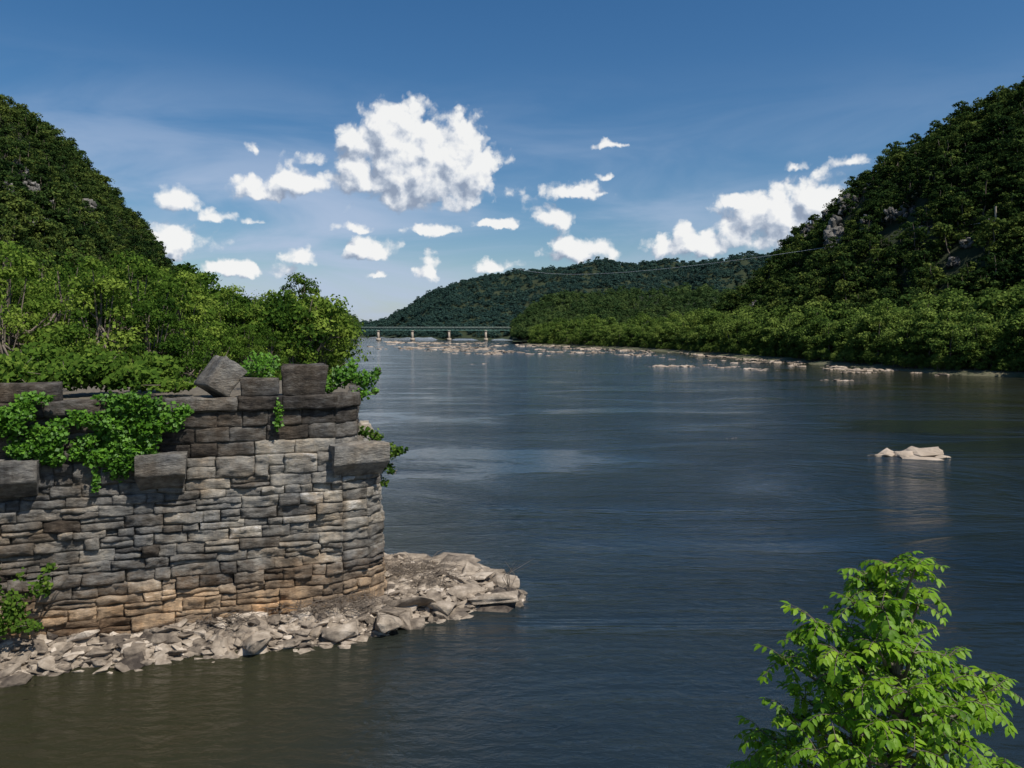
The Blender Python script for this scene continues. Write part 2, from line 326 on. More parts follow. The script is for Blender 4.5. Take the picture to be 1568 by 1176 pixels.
# ---------------------------------------------------------------- tree templates
def tree_parts(seed,H,R,nl,npl,ls,lean=.0,trunk=True,low=.3,sides=6,lr_=(.2,.38),open_=0):
    r=np.random.default_rng(seed); parts=[]
    zc=H*(low+1)/2; rz=H*(1-low)/2
    base=np.array([0,0,-.5]); top=np.array([lean,lean*.4,H*.88])
    ks=np.linspace(0,1,6); tp=base+(top-base)*ks[:,None]; tp[1:-1,:2]+=r.normal(0,.02*H,(4,2))
    if trunk: parts.append((*tube(tp,np.linspace(.022*H,.004*H,6),sides),0,None))
    AC=[];AN=[];AT=[];AL=[]
    for i in range(nl):
        ct=r.uniform(-.8,1); ph=r.uniform(0,2*math.pi); st=math.sqrt(max(0,1-ct*ct)); k=r.uniform(.45,.95)
        shp=1.0 if ct<.2 else (1.05-.35*ct)
        c=np.array([R*k*st*math.cos(ph)*shp+lean,R*k*st*math.sin(ph)*shp,zc+rz*k*ct])
        lr=R*r.uniform(*lr_)
        if trunk and sides>4:
            t0=r.uniform(.3,.8); a=base+(top-base)*t0; mid=(a+c)/2+np.array([0,0,-.03*H])
            parts.append((*tube([a,mid,c],[.008*H,.005*H,.002*H],4),0,None))
        n=int(npl*r.uniform(.6,1.4)); D=r.normal(size=(n,3)); D/=np.linalg.norm(D,axis=1)[:,None]
        D[:,2]=np.where(D[:,2]<-.3,-D[:,2],D[:,2])
        rad=lr*(r.uniform(.25,1,n)**.5)*(1+(.14+open_)*r.normal(size=n))
        C=c+D*rad[:,None]*[1,1,.75]
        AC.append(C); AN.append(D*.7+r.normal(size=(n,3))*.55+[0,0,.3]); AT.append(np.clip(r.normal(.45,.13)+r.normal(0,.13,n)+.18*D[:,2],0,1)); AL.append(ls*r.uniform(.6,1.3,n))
    C=np.concatenate(AC);L=np.concatenate(AL)
    V,F=leafquads(C,np.concatenate(AN),L,L*.75,r); parts.append((V,F,1,np.repeat(np.concatenate(AT),4)))
    return parts
def tcol(name,mat,specs):
    c=bpy.data.collections.new(name)
    for i,s in enumerate(specs):
        o=bpy.data.objects.new(name+'_kind',make_mesh(name+'_kind',tree_parts(**s),[M_bark,mat])); c.objects.link(o)
    return c
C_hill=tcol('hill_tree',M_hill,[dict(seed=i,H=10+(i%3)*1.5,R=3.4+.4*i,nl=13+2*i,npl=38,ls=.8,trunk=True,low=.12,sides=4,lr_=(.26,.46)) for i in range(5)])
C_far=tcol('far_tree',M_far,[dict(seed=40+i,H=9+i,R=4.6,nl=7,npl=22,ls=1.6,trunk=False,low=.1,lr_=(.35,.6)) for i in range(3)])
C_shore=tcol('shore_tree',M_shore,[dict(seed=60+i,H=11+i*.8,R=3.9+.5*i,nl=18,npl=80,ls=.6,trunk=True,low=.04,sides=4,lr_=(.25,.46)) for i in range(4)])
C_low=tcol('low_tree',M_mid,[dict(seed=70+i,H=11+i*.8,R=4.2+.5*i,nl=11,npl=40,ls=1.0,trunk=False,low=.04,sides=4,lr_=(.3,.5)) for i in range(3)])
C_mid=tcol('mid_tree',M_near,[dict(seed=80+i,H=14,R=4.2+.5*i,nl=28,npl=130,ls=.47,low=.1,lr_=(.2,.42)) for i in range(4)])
def forest(name,P,scl,coll):
    me=bpy.data.meshes.new(name); me.vertices.add(len(P)); me.vertices.foreach_set('co',np.asarray(P,np.float32).ravel())
    a=me.attributes.new('scl','FLOAT','POINT'); a.data.foreach_set('value',np.asarray(scl,np.float32))
    o=link(bpy.data.objects.new(name,me))
    ng=bpy.data.node_groups.new(name+'_gn','GeometryNodeTree')
    ng.interface.new_socket('Geometry',in_out='INPUT',socket_type='NodeSocketGeometry'); ng.interface.new_socket('Geometry',in_out='OUTPUT',socket_type='NodeSocketGeometry')
    i=ng.nodes.new('NodeGroupInput'); q=ng.nodes.new('NodeGroupOutput'); ip=ng.nodes.new('GeometryNodeInstanceOnPoints')
    ci=ng.nodes.new('GeometryNodeCollectionInfo'); ci.inputs['Collection'].default_value=coll; ci.inputs['Separate Children'].default_value=True; ci.inputs['Reset Children'].default_value=True
    rv=ng.nodes.new('FunctionNodeRandomValue'); rv.data_type='FLOAT_VECTOR'; rv.inputs[0].default_value=(-.1,-.1,0); rv.inputs[1].default_value=(.1,.1,6.283)
    na=ng.nodes.new('GeometryNodeInputNamedAttribute'); na.data_type='FLOAT'; na.inputs['Name'].default_value='scl'
    ng.links.new(i.outputs[0],ip.inputs['Points']); ng.links.new(ci.outputs[0],ip.inputs['Instance']); ip.inputs['Pick Instance'].default_value=True
    ng.links.new(rv.outputs[0],ip.inputs['Rotation']); ng.links.new(na.outputs[0],ip.inputs['Scale']); ng.links.new(ip.outputs[0],q.inputs[0])
    md=o.modifiers.new('instances','NODES'); md.node_group=ng; return o

# ---------------------------------------------------------------- rock shapes
def hulls(n,clampv,bev):
    out=[]
    for s in range(n):
        bm=bmesh.new(); r=random.Random(s)
        for i in range(11+s%5):
            v=Vector((r.gauss(0,1),r.gauss(0,1),r.gauss(0,1))).normalized()*r.uniform(.8,1.1); v=Vector([max(-clampv,min(clampv,c)) for c in v]); bm.verts.new(v)
        bmesh.ops.convex_hull(bm,input=bm.verts)
        bmesh.ops.delete(bm,geom=[e for e in bm.verts if not e.link_faces],context='VERTS')
        bmesh.ops.bevel(bm,geom=bm.edges[:],offset=bev,segments=1,affect='EDGES'); bmesh.ops.triangulate(bm,faces=bm.faces[:])
        bmesh.ops.subdivide_edges(bm,edges=[e for e in bm.edges if e.calc_length()>.25],cuts=2,use_grid_fill=True); bmesh.ops.triangulate(bm,faces=bm.faces[:])
        bm.verts.index_update(); V=np.array([v.co[:] for v in bm.verts]); F=np.array([[v.index for v in f.verts] for f in bm.faces]); bm.free()
        V=V*(1+.09*vn(V*4+s*9)+.05*vn(V*9+s*3))[:,None]
        out.append((V,F))
    return out
HULL=hulls(30,.6,.015); HUL2=hulls(20,.95,.01)
def rot(a,b,c): return np.array((Matrix.Rotation(c,3,'Z')@Matrix.Rotation(b,3,'Y')@Matrix.Rotation(a,3,'X')))
def rock(p,s,tilt=.25,tint=None,set_=None):
    V,F=rnd.choice(set_ or HULL)
    R=rot(rnd.uniform(-tilt,tilt),rnd.uniform(-tilt,tilt),rnd.uniform(0,6.28))
    return ((V*np.array(s))@R.T+np.array(p),F,0,rnd.uniform(.3,.75) if tint is None else tint)

# cliffs
def cliffs(name,H,lst):
    parts=[];cs=[]
    for px,py,wpx,hpx in lst:
        c=H.locate(px,py+hpx*.5); k=c[1]/1200; wd,hg=wpx*k,hpx*k+1; cs.append((c,wd*.5,hg))
        n=int(18+wpx*hpx/28); tw=c[:2]/np.hypot(*c[:2])
        for i in range(n):
            lat=rnd.uniform(-.5,.5)*wd; hh=rnd.random()*hg*(1.15-.9*(abs(lat)/wd)); q=np.array([c[0]+lat*tw[1],c[1]-lat*tw[0],c[2]-.5+hh])
            dd=hh*.6-1.5+rnd.uniform(-1,1); q[:2]+=tw*dd
            s=hg*rnd.uniform(.08,.20)+.7; parts.append(rock(q,(s*rnd.uniform(.6,1.1),s*.9,s*rnd.uniform(.8,1.5)),.45,rnd.uniform(.15,.85)))
    make_obj(name,parts,[M_cliff]); return cs
cr=cliffs('cliff',HR,[(1278,360,22,46),(1300,312,24,24),(1245,352,34,18),(1238,376,20,18),(1268,328,20,22),(1385,324,54,18),(1325,346,14,26),(1228,405,22,14),(1460,400,20,10),(1160,470,22,14),(1210,392,16,12),(1330,287,16,12),(1478,372,16,9),(1420,352,18,8)])
cl=cliffs('cliff',HL,[(22,262,34,22),(6,294,26,26),(45,288,24,14),(132,318,26,18),(140,348,22,20),(212,346,20,16),(70,308,24,10),(105,283,18,10),(232,370,14,14),(60,342,18,10)])
def thin(P,cs):
    keep=np.ones(len(P),bool)
    for c,r,hg in cs:
        tw=c[:2]/np.hypot(*c[:2]); D=P[:,:2]-c[:2]; al=D@tw; la=np.abs(D[:,0]*tw[1]-D[:,1]*tw[0])
        keep&=~((la<r+2.0)&(al>-18)&(al<hg*.6+1)&(RG.uniform(0,1,len(P))<.86))
    return P[keep]
def rs(n,a,b): return RG.uniform(a,b,n)
def rl(n,a,s,lo,hi): return np.clip(a*np.exp(RG.normal(0,s,n)),lo,hi)
P=thin(HR.sample(4500),cr); forest('forest',P-[0,0,.8],rl(len(P),.70,.32,.32,1.35),C_hill)
P=thin(HL.sample(4000),cl); forest('forest',P-[0,0,.8],rl(len(P),.54,.34,.26,1.1),C_hill)
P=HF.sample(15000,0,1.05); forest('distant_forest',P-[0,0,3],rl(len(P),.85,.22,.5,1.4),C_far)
P=HM.sample(1500,0,1.1); forest('forest',P-[0,0,1],rl(len(P),.85,.22,.6,1.3),C_low)
P=HD.sample(800,0,1.1); forest('forest',P-[0,0,1],rl(len(P),.9,.2,.6,1.3),C_low)
n=2200; y=np.exp(RG.uniform(math.log(150),math.log(1200),n)); o=9+RG.uniform(0,1,n)**1.4*62
P=np.stack([xr(y)+o,y,gz(o)-.4],1); forest('riverside_trees',P,rl(n,.98,.3,.45,1.6)*np.clip(.55+o/45,.55,1.1),C_shore)
n=1900; y=np.exp(RG.uniform(math.log(150),math.log(900),n)); o=5+RG.uniform(0,1,n)*9
P=np.stack([xr(y)+o,y,gz(o)-.6],1); forest('riverside_shrubs',P,rs(n,.1,.38),C_shore)
n=1300; y=np.exp(RG.uniform(math.log(90),math.log(1300),n)); o=4+RG.uniform(0,1,n)**1.2*np.clip(y*.5,40,130)
P=np.stack([xl(y)-o,y,gz(o)-.4],1); forest('riverside_trees',P,rl(n,.86,.22,.45,1.2),C_mid)
n=450; y=np.exp(RG.uniform(math.log(40),math.log(500),n)); o=1.5+RG.uniform(0,1,n)*8
P=np.stack([xl(y)-o,y,gz(o)-.5],1); forest('riverside_shrubs',P,rs(n,.15,.4),C_mid)

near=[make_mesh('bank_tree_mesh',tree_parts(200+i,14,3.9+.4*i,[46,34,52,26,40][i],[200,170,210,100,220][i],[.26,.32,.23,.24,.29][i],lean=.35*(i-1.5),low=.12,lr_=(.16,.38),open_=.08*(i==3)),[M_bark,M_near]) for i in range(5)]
spots=[(20,52,1.02),(88,60,1.02),(150,50,.90),(205,56,.94),(60,70,1.08),(262,62,.94),(-60,50,.98),(300,74,.98),(343,88,.92),(235,76,1.0),(130,74,1.04),(392,104,.94),(425,120,.9),(330,66,.7),(380,78,.62),(472,112,1.2),(450,95,.6),(500,128,.92),(280,52,.6),(516,150,.84),(410,86,.6),(10,44,.76),(112,44,.66),(185,64,.98),(0,60,1.06),(230,50,.74),(490,100,.55)]
for i,(px,dd,s) in enumerate(spots):
    o=link(bpy.data.objects.new('deciduous_tree',near[(i*3)%5])); xx=XD(px,dd); o.location=(xx,dd,2.2); o.rotation_euler=(0,0,i*1.7); o.scale=(s*.92,s*.92,s)

# ---------------------------------------------------------------- stone pier
st_stops=[(0,(.03,.024,.02)),(.2,(.085,.07,.056)),(.4,(.17,.155,.137)),(.58,(.28,.26,.23)),(.8,(.45,.395,.32)),(1,(.74,.70,.65))]
m,nt,out=newmat('pier_stone')
tc=N(nt,'ShaderNodeTexCoord'); at=N(nt,'ShaderNodeAttribute',attribute_name='tint'); sx=N(nt,'ShaderNodeSeparateXYZ'); nt.links.new(tc.outputs['Object'],sx.inputs[0])
mp=N(nt,'ShaderNodeMapping'); mp.inputs['Scale'].default_value=(1,1,2.6); nt.links.new(tc.outputs['Object'],mp.inputs[0])
n1=N(nt,'ShaderNodeTexNoise',i_Scale=2.4,i_Detail=10,i_Roughness=.78); nt.links.new(mp.outputs[0],n1.inputs['Vector'])
f=math_(nt,'MULTIPLY_ADD',math_(nt,'SUBTRACT',n1.outputs['Fac'],.5),1.4,at.outputs['Fac'],clamp=True)
col=ramp(nt,f,st_stops)
warm=N(nt,'ShaderNodeMapRange',interpolation_type='SMOOTHSTEP'); warm.inputs[1].default_value=2.6; warm.inputs[2].default_value=1.1
wnz=math_(nt,'MULTIPLY_ADD',n1.outputs['Fac'],2.4,math_(nt,'SUBTRACT',sx.outputs[2],1.2)); nt.links.new(wnz,warm.inputs[0])
mc=N(nt,'ShaderNodeMix',data_type='RGBA',blend_type='MULTIPLY'); mc.inputs[7].default_value=(1.42,1.06,.74,1); nt.links.new(math_(nt,'MULTIPLY',warm.outputs[0],.9),mc.inputs[0]); nt.links.new(col,mc.inputs[6])
st=N(nt,'ShaderNodeTexNoise',i_Scale=.6,i_Detail=6,i_Roughness=.65); nt.links.new(tc.outputs['Object'],st.inputs['Vector'])
stc=ramp(nt,st.outputs['Fac'],[(.35,(.66,.71,.78)),(.5,(.97,.97,.95)),(.68,(1.0,.86,.70))])
mc2=N(nt,'ShaderNodeMix',data_type='RGBA',blend_type='MULTIPLY'); mc2.inputs[0].default_value=1; nt.links.new(mc.outputs[2],mc2.inputs[6]); nt.links.new(stc,mc2.inputs[7])
# rain streaks: dark vertical weathering
mps=N(nt,'ShaderNodeMapping'); mps.inputs['Scale'].default_value=(1.6,1.6,.16); nt.links.new(tc.outputs['Object'],mps.inputs[0])
sn=N(nt,'ShaderNodeTexNoise',i_Scale=1.2,i_Detail=6,i_Roughness=.6); nt.links.new(mps.outputs[0],sn.inputs['Vector'])
sc3=ramp(nt,sn.outputs['Fac'],[(.36,(.52,.50,.48)),(.52,(1,1,1))])
mc3=N(nt,'ShaderNodeMix',data_type='RGBA',blend_type='MULTIPLY'); mc3.inputs[0].default_value=.8; nt.links.new(mc2.outputs[2],mc3.inputs[6]); nt.links.new(sc3,mc3.inputs[7])
p=N(nt,'ShaderNodeBsdfPrincipled',i_Roughness=.88); p.inputs['Specular IOR Level'].default_value=.3; nt.links.new(mc3.outputs[2],p.inputs['Base Color'])
n2=N(nt,'ShaderNodeTexNoise',i_Scale=6,i_Detail=10,i_Roughness=.75); nt.links.new(mp.outputs[0],n2.inputs['Vector'])
b=N(nt,'ShaderNodeBump',i_Strength=1,i_Distance=.11); nt.links.new(n2.outputs['Fac'],b.inputs['Height']); nt.links.new(b.outputs[0],p.inputs['Normal']); nt.links.new(p.outputs[0],out.inputs[0]); M_stone=m

def stone(a,b,z0,z1,nrm,tint,rough_=.07,depth=.4,seed=0,gap=.006):
    a=np.array(a);b=np.array(b);L=np.linalg.norm(b-a);dv=(b-a)/L
    nx=max(3,int(L/.07)); nz=max(3,int((z1-z0)/.06))
    s=np.linspace(gap,L-gap,nx+1); z=np.linspace(z0+gap,z1-gap,nz+1); S,Z=np.meshgrid(s,z,indexing='xy')
    P=np.stack([a[0]+dv[0]*S,a[1]+dv[1]*S,Z],2).reshape(-1,3)
    es=np.minimum(S-s[0],s[-1]-S).ravel(); ez=np.minimum(Z-z[0],z[-1]-Z).ravel(); e=np.minimum(es,ez)
    n1=fbm(P*[2.2,2.2,4.5]+seed*3.1,3,1); n2=vn(P*[1.5,1.5,3.5]+seed*7.7,4); n3=vn(P*[4,4,8]+seed*2.7,6)
    dsp=rough_*(n1*.9+np.round(n2*2.5)/2.5*.8+np.round(n3*2)/2*.45)+.75*rough_*vn(np.full((1,3),seed*1.37),8)[0]
    dsp-=np.clip(.04-e,0,.04)*(.4+.6*(n1+.5))
    jx=vn(P*3+seed,12)*.035; jz=vn(P*[2.5,2.5,5]+seed,13)*.055
    P[:,0]+=nrm[0]*dsp+dv[0]*jx; P[:,1]+=nrm[1]*dsp+dv[1]*jx; P[:,2]+=jz*(e<.04)
    F=gridF(nz+1,nx+1)
    w_=nx+1;h_=nz+1
    ring=list(range(w_))+[j*w_+w_-1 for j in range(1,h_)]+[(h_-1)*w_+i for i in range(w_-2,-1,-1)]+[j*w_ for j in range(h_-2,0,-1)]
    B=P[ring].copy(); B[:,0]-=nrm[0]*depth; B[:,1]-=nrm[1]*depth
    n0=len(P);m_=len(ring)
    F2=np.array([(ring[i],n0+i,n0+(i+1)%m_,ring[(i+1)%m_]) for i in range(m_)])
    return (np.concatenate([P,B]),np.concatenate([F,F2]),0,tint)
def offset_poly(pts,o):
    pts=np.array(pts,float); dv=pts[1:]-pts[:-1]; dv/=np.linalg.norm(dv,axis=1)[:,None]; nr_=np.stack([dv[:,1],-dv[:,0]],1)
    out=[]
    for i in range(len(pts)):
        if i==0: q=pts[i]+nr_[0]*o
        elif i==len(pts)-1: q=pts[i]+nr_[-1]*o
        else:
            bs=nr_[i-1]+nr_[i]; bs/=np.linalg.norm(bs); q=pts[i]+bs*o/max(.4,bs@nr_[i])
        out.append(q)
    return np.array(out),nr_
LOW=[(-24,21.3),(-5.95,27.43),(-5.2,27.95),(-4.85,28.6),(-6.8,37)]
UPP=[(-24,21.45),(-6.2,27.5),(-5.6,28.3),(-7.3,37)]
parts=[];sd=0
def tintfor(x,z):
    t=rnd.gauss(.51,.09)
    if z>6.35 or (z>5.8 and x<-9.3): t=rnd.gauss(.25,.07)
    elif z<1.5: t=rnd.gauss(.62,.07)
    elif x>-11 and z>3.2: t=rnd.gauss(.64,.10)
    if x<-12 and z<6: t-=.05
    r_=rnd.random()
    if r_<.014 and z<6.3: t=.95
    elif r_<.14 and z<6.3: t-=.2
    return max(.05,min(1,t))
def courses(poly,zs,batter,rough_,lmin,lmax,zt,split=.34):
    global sd
    for z0,z1 in zip(zs[:-1],zs[1:]):
        pts,nr_=offset_poly(poly,batter*(zt-z0))
        for k in range(len(pts)-1):
            a,b=pts[k],pts[k+1]; L=np.linalg.norm(b-a); s=0
            while s<L-1e-6:
                l=rnd.uniform(lmin,lmax); e=s+l
                if L-e<lmin*.8: e=L
                A=a+(b-a)*s/L;B=a+(b-a)*e/L; t=tintfor((A[0]+B[0])/2,(z0+z1)/2)
                if rnd.random()<split and z1-z0>.3:
                    zm=z0+(z1-z0)*rnd.uniform(.35,.65)
                    for q0,q1 in ((z0,zm),(zm,z1)):
                        sd+=1; parts.append(stone(A,B,q0,q1,nr_[k],max(.05,min(1,t+rnd.uniform(-.12,.12))),rough_,seed=sd))
                else:
                    sd+=1; parts.append(stone(A,B,z0,z1,nr_[k],t,rough_,seed=sd))
                s=e
zs=[.15]
while zs[-1]<5.5: zs.append(zs[-1]+rnd.choice([.24,.3,.34,.38,.42]))
zs[-1]=5.85
if zs[-1]-zs[-2]<.25: zs.pop(-2)
courses(LOW,zs,.042,.10,.4,1.5,5.85)
courses(UPP,[5.85,6.32,6.82,7.36],.01,.05,.7,1.6,7.4,0.05)
cp,_n=offset_poly(UPP,.14); courses([tuple(q) for q in cp],[7.37,7.85],0,.045,1.1,2.3,7.4,0)
pier=link(bpy.data.objects.new('stone_bridge_pier',None))
make_obj('masonry',parts,[M_stone],pier)
def prism(poly,back,z0,z1,mi=0):
    pts=[tuple(q) for q in poly]+back; n=len(pts); V=np.array([(x,y,z) for z in (z0,z1) for x,y in pts])
    F=np.array([(i,(i+1)%n,n+(i+1)%n,n+i) for i in range(n)])
    return [(V,F,mi,None),(V,np.array([list(range(n,2*n))]),mi,None)]
li,_=offset_poly(LOW,-.08); ui,_=offset_poly(UPP,-.10)
make_obj('core',prism(li,[(-24,37)],-1,5.8)+prism(ui,[(-24,37)],5.7,7.77),[M_mortar],pier)
def corbel(cx,cy,dirx,diry,wd,top=6.1,pr=.62,hh=1.15,tint=.5):
    dv=np.array([dirx,diry]);dv/=np.linalg.norm(dv); nn=np.array([dv[1],-dv[0]])
    prof=[(-.5,top),(pr,top),(pr+.02,top-hh*.55),(pr*.45,top-hh*.85),(pr*.2,top-hh),(-.5,top-hh)]
    fine=[]; K=len(prof)
    for i in range(K):
        a=np.array(prof[i]);b=np.array(prof[(i+1)%K]); k=max(1,int(np.linalg.norm(b-a)/.08))
        for j in range(k): fine.append(a+(b-a)*j/k)
    fine=np.array(fine); m_=len(fine); nx=max(6,int(wd/.08)); V=[]
    for s in np.linspace(-wd/2,wd/2,nx+1):
        for o,z in fine: 
            low=max(0,(top-hh*.55-z))/hh
            V.append((cx+dv[0]*s*(1-low*.3)+nn[0]*o,cy+dv[1]*s*(1-low*.3)+nn[1]*o,z))
    V=np.array(V); V+=(.06*np.stack([fbm(V*2.5,4,k) for k in (1,2,3)],1)); F=[]
    for i in range(nx):
        for j in range(m_): F.append((i*m_+j,(i+1)*m_+j,(i+1)*m_+(j+1)%m_,i*m_+(j+1)%m_))
    caps=np.array([list(range(m_)),[nx*m_+j for j in range(m_-1,-1,-1)]])
    return [(V,np.array(F),0,tint),(V,caps,0,tint)]
def onwall(px):
    u=U(px); y=(27.43+.34*5.95)/(1-.34*u); return u*y,y
cb_=[]
for px,wd in ((28,1.25),(249,1.5),(-160,1.4)):
    x,y=onwall(px); cb_+=corbel(x,y,1,.34,wd,tint=.46)
cb_+=corbel(-5.5,27.85,.87,.5,2.0,pr=.56,tint=.56)
make_obj('corbels',cb_,[M_stone],pier)
def block(name,px,dd,z,sx,sy,sz,R,t):
    bm=bmesh.new(); bmesh.ops.create_cube(bm,size=1)
    for v in bm.verts: v.co=Vector((v.co.x*sx,v.co.y*sy,v.co.z*sz))+Vector([rnd.uniform(-.05,.05) for _ in range(3)])
    bmesh.ops.bevel(bm,geom=bm.edges[:],offset=.03,segments=1,affect='EDGES'); bmesh.ops.subdivide_edges(bm,edges=bm.edges[:],cuts=4,use_grid_fill=True); bmesh.ops.triangulate(bm,faces=bm.faces[:])
    bm.verts.index_update(); V=np.array([v.co[:] for v in bm.verts]);F=np.array([[v.index for v in f.verts] for f in bm.faces]);bm.free()
    V+=.035*np.stack([vn(V*4,k) for k in (1,2,3)],1)
    V=V@np.array(R).T+[XD(px,dd),dd,z]
    make_obj(name,[(V,F,0,t)],[M_stone])
block('stone_block',338,26.9,8.5,.85,1.6,1.15,rot(-.05,.62,.62),.46)
block('stone_block',398,27.1,8.14,1.3,.9,.6,rot(0,.0,.3),.3)
block('stone_block',465,27.9,8.35,1.5,1.0,1.05,rot(0,.02,.3),.2)
block('stone_block',38,24.9,8.12,2.0,.8,.55,rot(0,.02,.33),.22)

# ---------------------------------------------------------------- rubble ledge
out_=[(-27,16.5),(-20,19.5),(-14.5,22.2),(-12.8,22.9),(-9.7,24),(-6.6,24.6),(-4.6,25.6),(-3.1,27),(-1.5,27.9),(.1,28.7),(.35,29.6),(0,31),(-1.4,33),(-2.7,34.2),(-5.6,34.8),(-9,36),(-26,34)]
poly=np.array(out_)
def inside_dist(X,Y):
    n=len(poly); ins=np.zeros(len(X),bool); dm=np.full(len(X),1e9)
    for i in range(n):
        x1,y1=poly[i];x2,y2=poly[(i+1)%n]
        c=((y1>Y)!=(y2>Y))&(X<(x2-x1)*(Y-y1)/(y2-y1+1e-12)+x1); ins^=c
        dx,dy=x2-x1,y2-y1; t=np.clip(((X-x1)*dx+(Y-y1)*dy)/(dx*dx+dy*dy),0,1)
        dm=np.minimum(dm,np.hypot(X-x1-t*dx,Y-y1-t*dy))
    return np.where(ins,dm,-dm)
gx,gy=np.meshgrid(np.arange(-27,2.5,.18),np.arange(15,37,.18),indexing='xy')
sdist=inside_dist(gx.ravel(),gy.ravel()); Q=np.stack([gx.ravel(),gy.ravel(),0*gx.ravel()],1)
def ledge_h(sd_,Q): return np.clip(sd_*.34-.14,-1.2,.50)+.13*fbm(Q*1.1,3,2)
Z=ledge_h(sdist,Q); Q[:,2]=Z
make_obj('rubble_ledge',[(Q,gridF(*gx.shape),0,.4)],[M_rubble])
rk=[]
def addrocks(n,smin,smax,edge,tb=0,region=None,fl=(.25,.5),big=1.35):
    c=0
    while c<n:
        x=rnd.uniform(-22,1);y=rnd.uniform(17,35)
        if region and not region(x,y): continue
        if y>27.3+.34*(x+5.95) and x<-4.6-(y-28.4)*.23 : continue
        sd_=inside_dist(np.array([x]),np.array([y]))[0]
        if sd_<edge[0] or sd_>edge[1]: continue
        z=ledge_h(np.array([sd_]),np.array([[x,y,0]]))[0]; s=rnd.uniform(smin,smax)*(1 if rnd.random()<.8 else big)
        rk.append(rock((x,y,z+s*.06),(s*rnd.uniform(.8,1.5),s*rnd.uniform(.6,1.1),s*rnd.uniform(*fl)),.42,max(.1,min(.95,rnd.gauss(.52+tb,.2))),HULL if rnd.random()<.5 else HUL2)); c+=1
addrocks(1100,.2,.42,(-.15,5)); addrocks(80,.42,.7,(-.1,1.5)); addrocks(2800,.07,.2,(-.1,5)) 
addrocks(14,.9,1.3,(.2,3),.05,lambda x,y:x>-4,(.2,.3))
addrocks(300,.15,.35,(-.1,3),0,lambda x,y:x>-5)
addrocks(60,.12,.4,(-.7,-.1),-.1)
for (x,y,s) in ((-.7,29,1.5),(-1.9,29.2,1.3),(-3.2,31.8,1.6),(-1.7,32,1.4),(-4.4,33.2,1.5),(-.4,30.4,1.1),(-2.6,27.9,1.1),(-5.6,25.5,.9),(-8,24.6,.9),(-4.2,26.3,1.0)):
    rk.append(rock((x,y,.32),(s,s*.75,.38),.12,.62))
make_obj('rubble_rocks',rk,[M_rubble])

# ---------------------------------------------------------------- rocks in the river
rr=[]
def rrow(p1,p2,n,w1,w2,spread=1.5):
    for i in range(n):
        t=rnd.random(); px=p1[0]+(p2[0]-p1[0])*t+rnd.gauss(0,5); py=p1[1]+(p2[1]-p1[1])*t+rnd.gauss(0,spread); py=max(py,521)
        d=CAMZ*1200/(py-510); wd=w1*.6+(w2-w1)*rnd.random()**2.2; wd*=d/1200
        x0_=XD(px,d); m_=rnd.randint(3,6)
        for j in range(m_):
            s=wd*rnd.uniform(.2,.55); hgt=min(s*.3,rnd.uniform(.25,.8)+d*.0006)
            rr.append(rock((x0_+rnd.uniform(-.7,.7)*wd,d+rnd.uniform(-.5,.5)*wd,-.05),(s,s*rnd.uniform(.5,1.1),hgt),.12,rnd.uniform(.2,.85),HUL2))
rrow((1260,560),(1568,577),64,6,32,2.6); rrow((1180,550),(1330,570),46,6,30,3.4); rrow((1090,543),(1260,558),36,6,28,2.4)
rrow((965,559),(1075,563),16,6,32,.8); rrow((1075,560),(1200,568),16,6,26,1); rrow((800,528),(1100,543),60,5,24,2.0)
rrow((590,524),(830,529),50,6,24,1.0); rrow((620,534),(900,543),60,5,26,2.6); rrow((545,528),(720,540),26,5,20,2.4); rrow((890,538),(1010,545),26,5,24,1.8)
rrow((1010,548),(1150,556),18,4,20,2.0); rrow((640,528),(760,536),40,5,26,2)
rrow((730,557),(740,557),2,8,12,.5); rrow((1248,582),(1285,583),3,16,28,.5); rrow((1110,671),(1130,671),2,7,12,.3); rrow((1480,690),(1568,704),4,2,6,2)
make_obj('river_rocks',rr,[M_rrock])
bl=[]
for px,py,wp,hh in ((1356,696,34,.4),(1410,697,48,.62),(1385,698,40,.35),(1438,700,30,.25),(1342,698,18,.2),(1400,700,60,.25),(1420,694,26,.6)):
    d=CAMZ*1200/(py-510); wd=wp*d/1200; bl.append(rock((XD(px,d),d,.03),(wd*.95,wd*.5,hh*1.1),.06,.78,HUL2))
make_obj('river_boulder',bl,[M_rrock])

# ---------------------------------------------------------------- distant bridge
M_steel=rough('bridge_steel',[(.3,(.10,.21,.18)),(.7,(.16,.28,.24))],.1,.02); M_conc=rough('bridge_concrete',[(.3,(.34,.28,.21)),(.7,(.46,.39,.31))],.1,.03); M_deck=rough('bridge_deck',[(.3,(.22,.27,.24)),(.7,(.32,.37,.33))],.1,.02)
D0=1000; parts=[]; x0,x1=-330,35; Ld=x1-x0; zc=16.6
parts.append((*box((x0+x1)/2,D0,zc,Ld,10,.4),2,None)); 
for dy in (-4.2,4.2):
    parts.append((*box((x0+x1)/2,D0+dy,zc-.5,Ld,.5,.5),0,None)); parts.append((*box((x0+x1)/2,D0+dy,zc-3.1,Ld,.5,.55),0,None))
    k=0
    for x in np.arange(x0,x1-3,3.0):
        za,zb=(zc-.7,zc-3.0) if k%2==0 else (zc-3.0,zc-.7); k+=1
        parts.append((*tube([(x,D0+dy,za),(x+3.0,D0+dy,zb)],[.24,.24],4),0,None))
for dy in (-4.8,4.8):
    parts.append((*box((x0+x1)/2,D0+dy,zc+1.3,Ld,.2,.2),2,None)); parts.append((*box((x0+x1)/2,D0+dy,zc+.8,Ld,.15,.15),2,None))
    for x in np.arange(x0,x1,5): parts.append((*box(x,D0+dy,zc+.8,.25,.25,1.1),2,None))
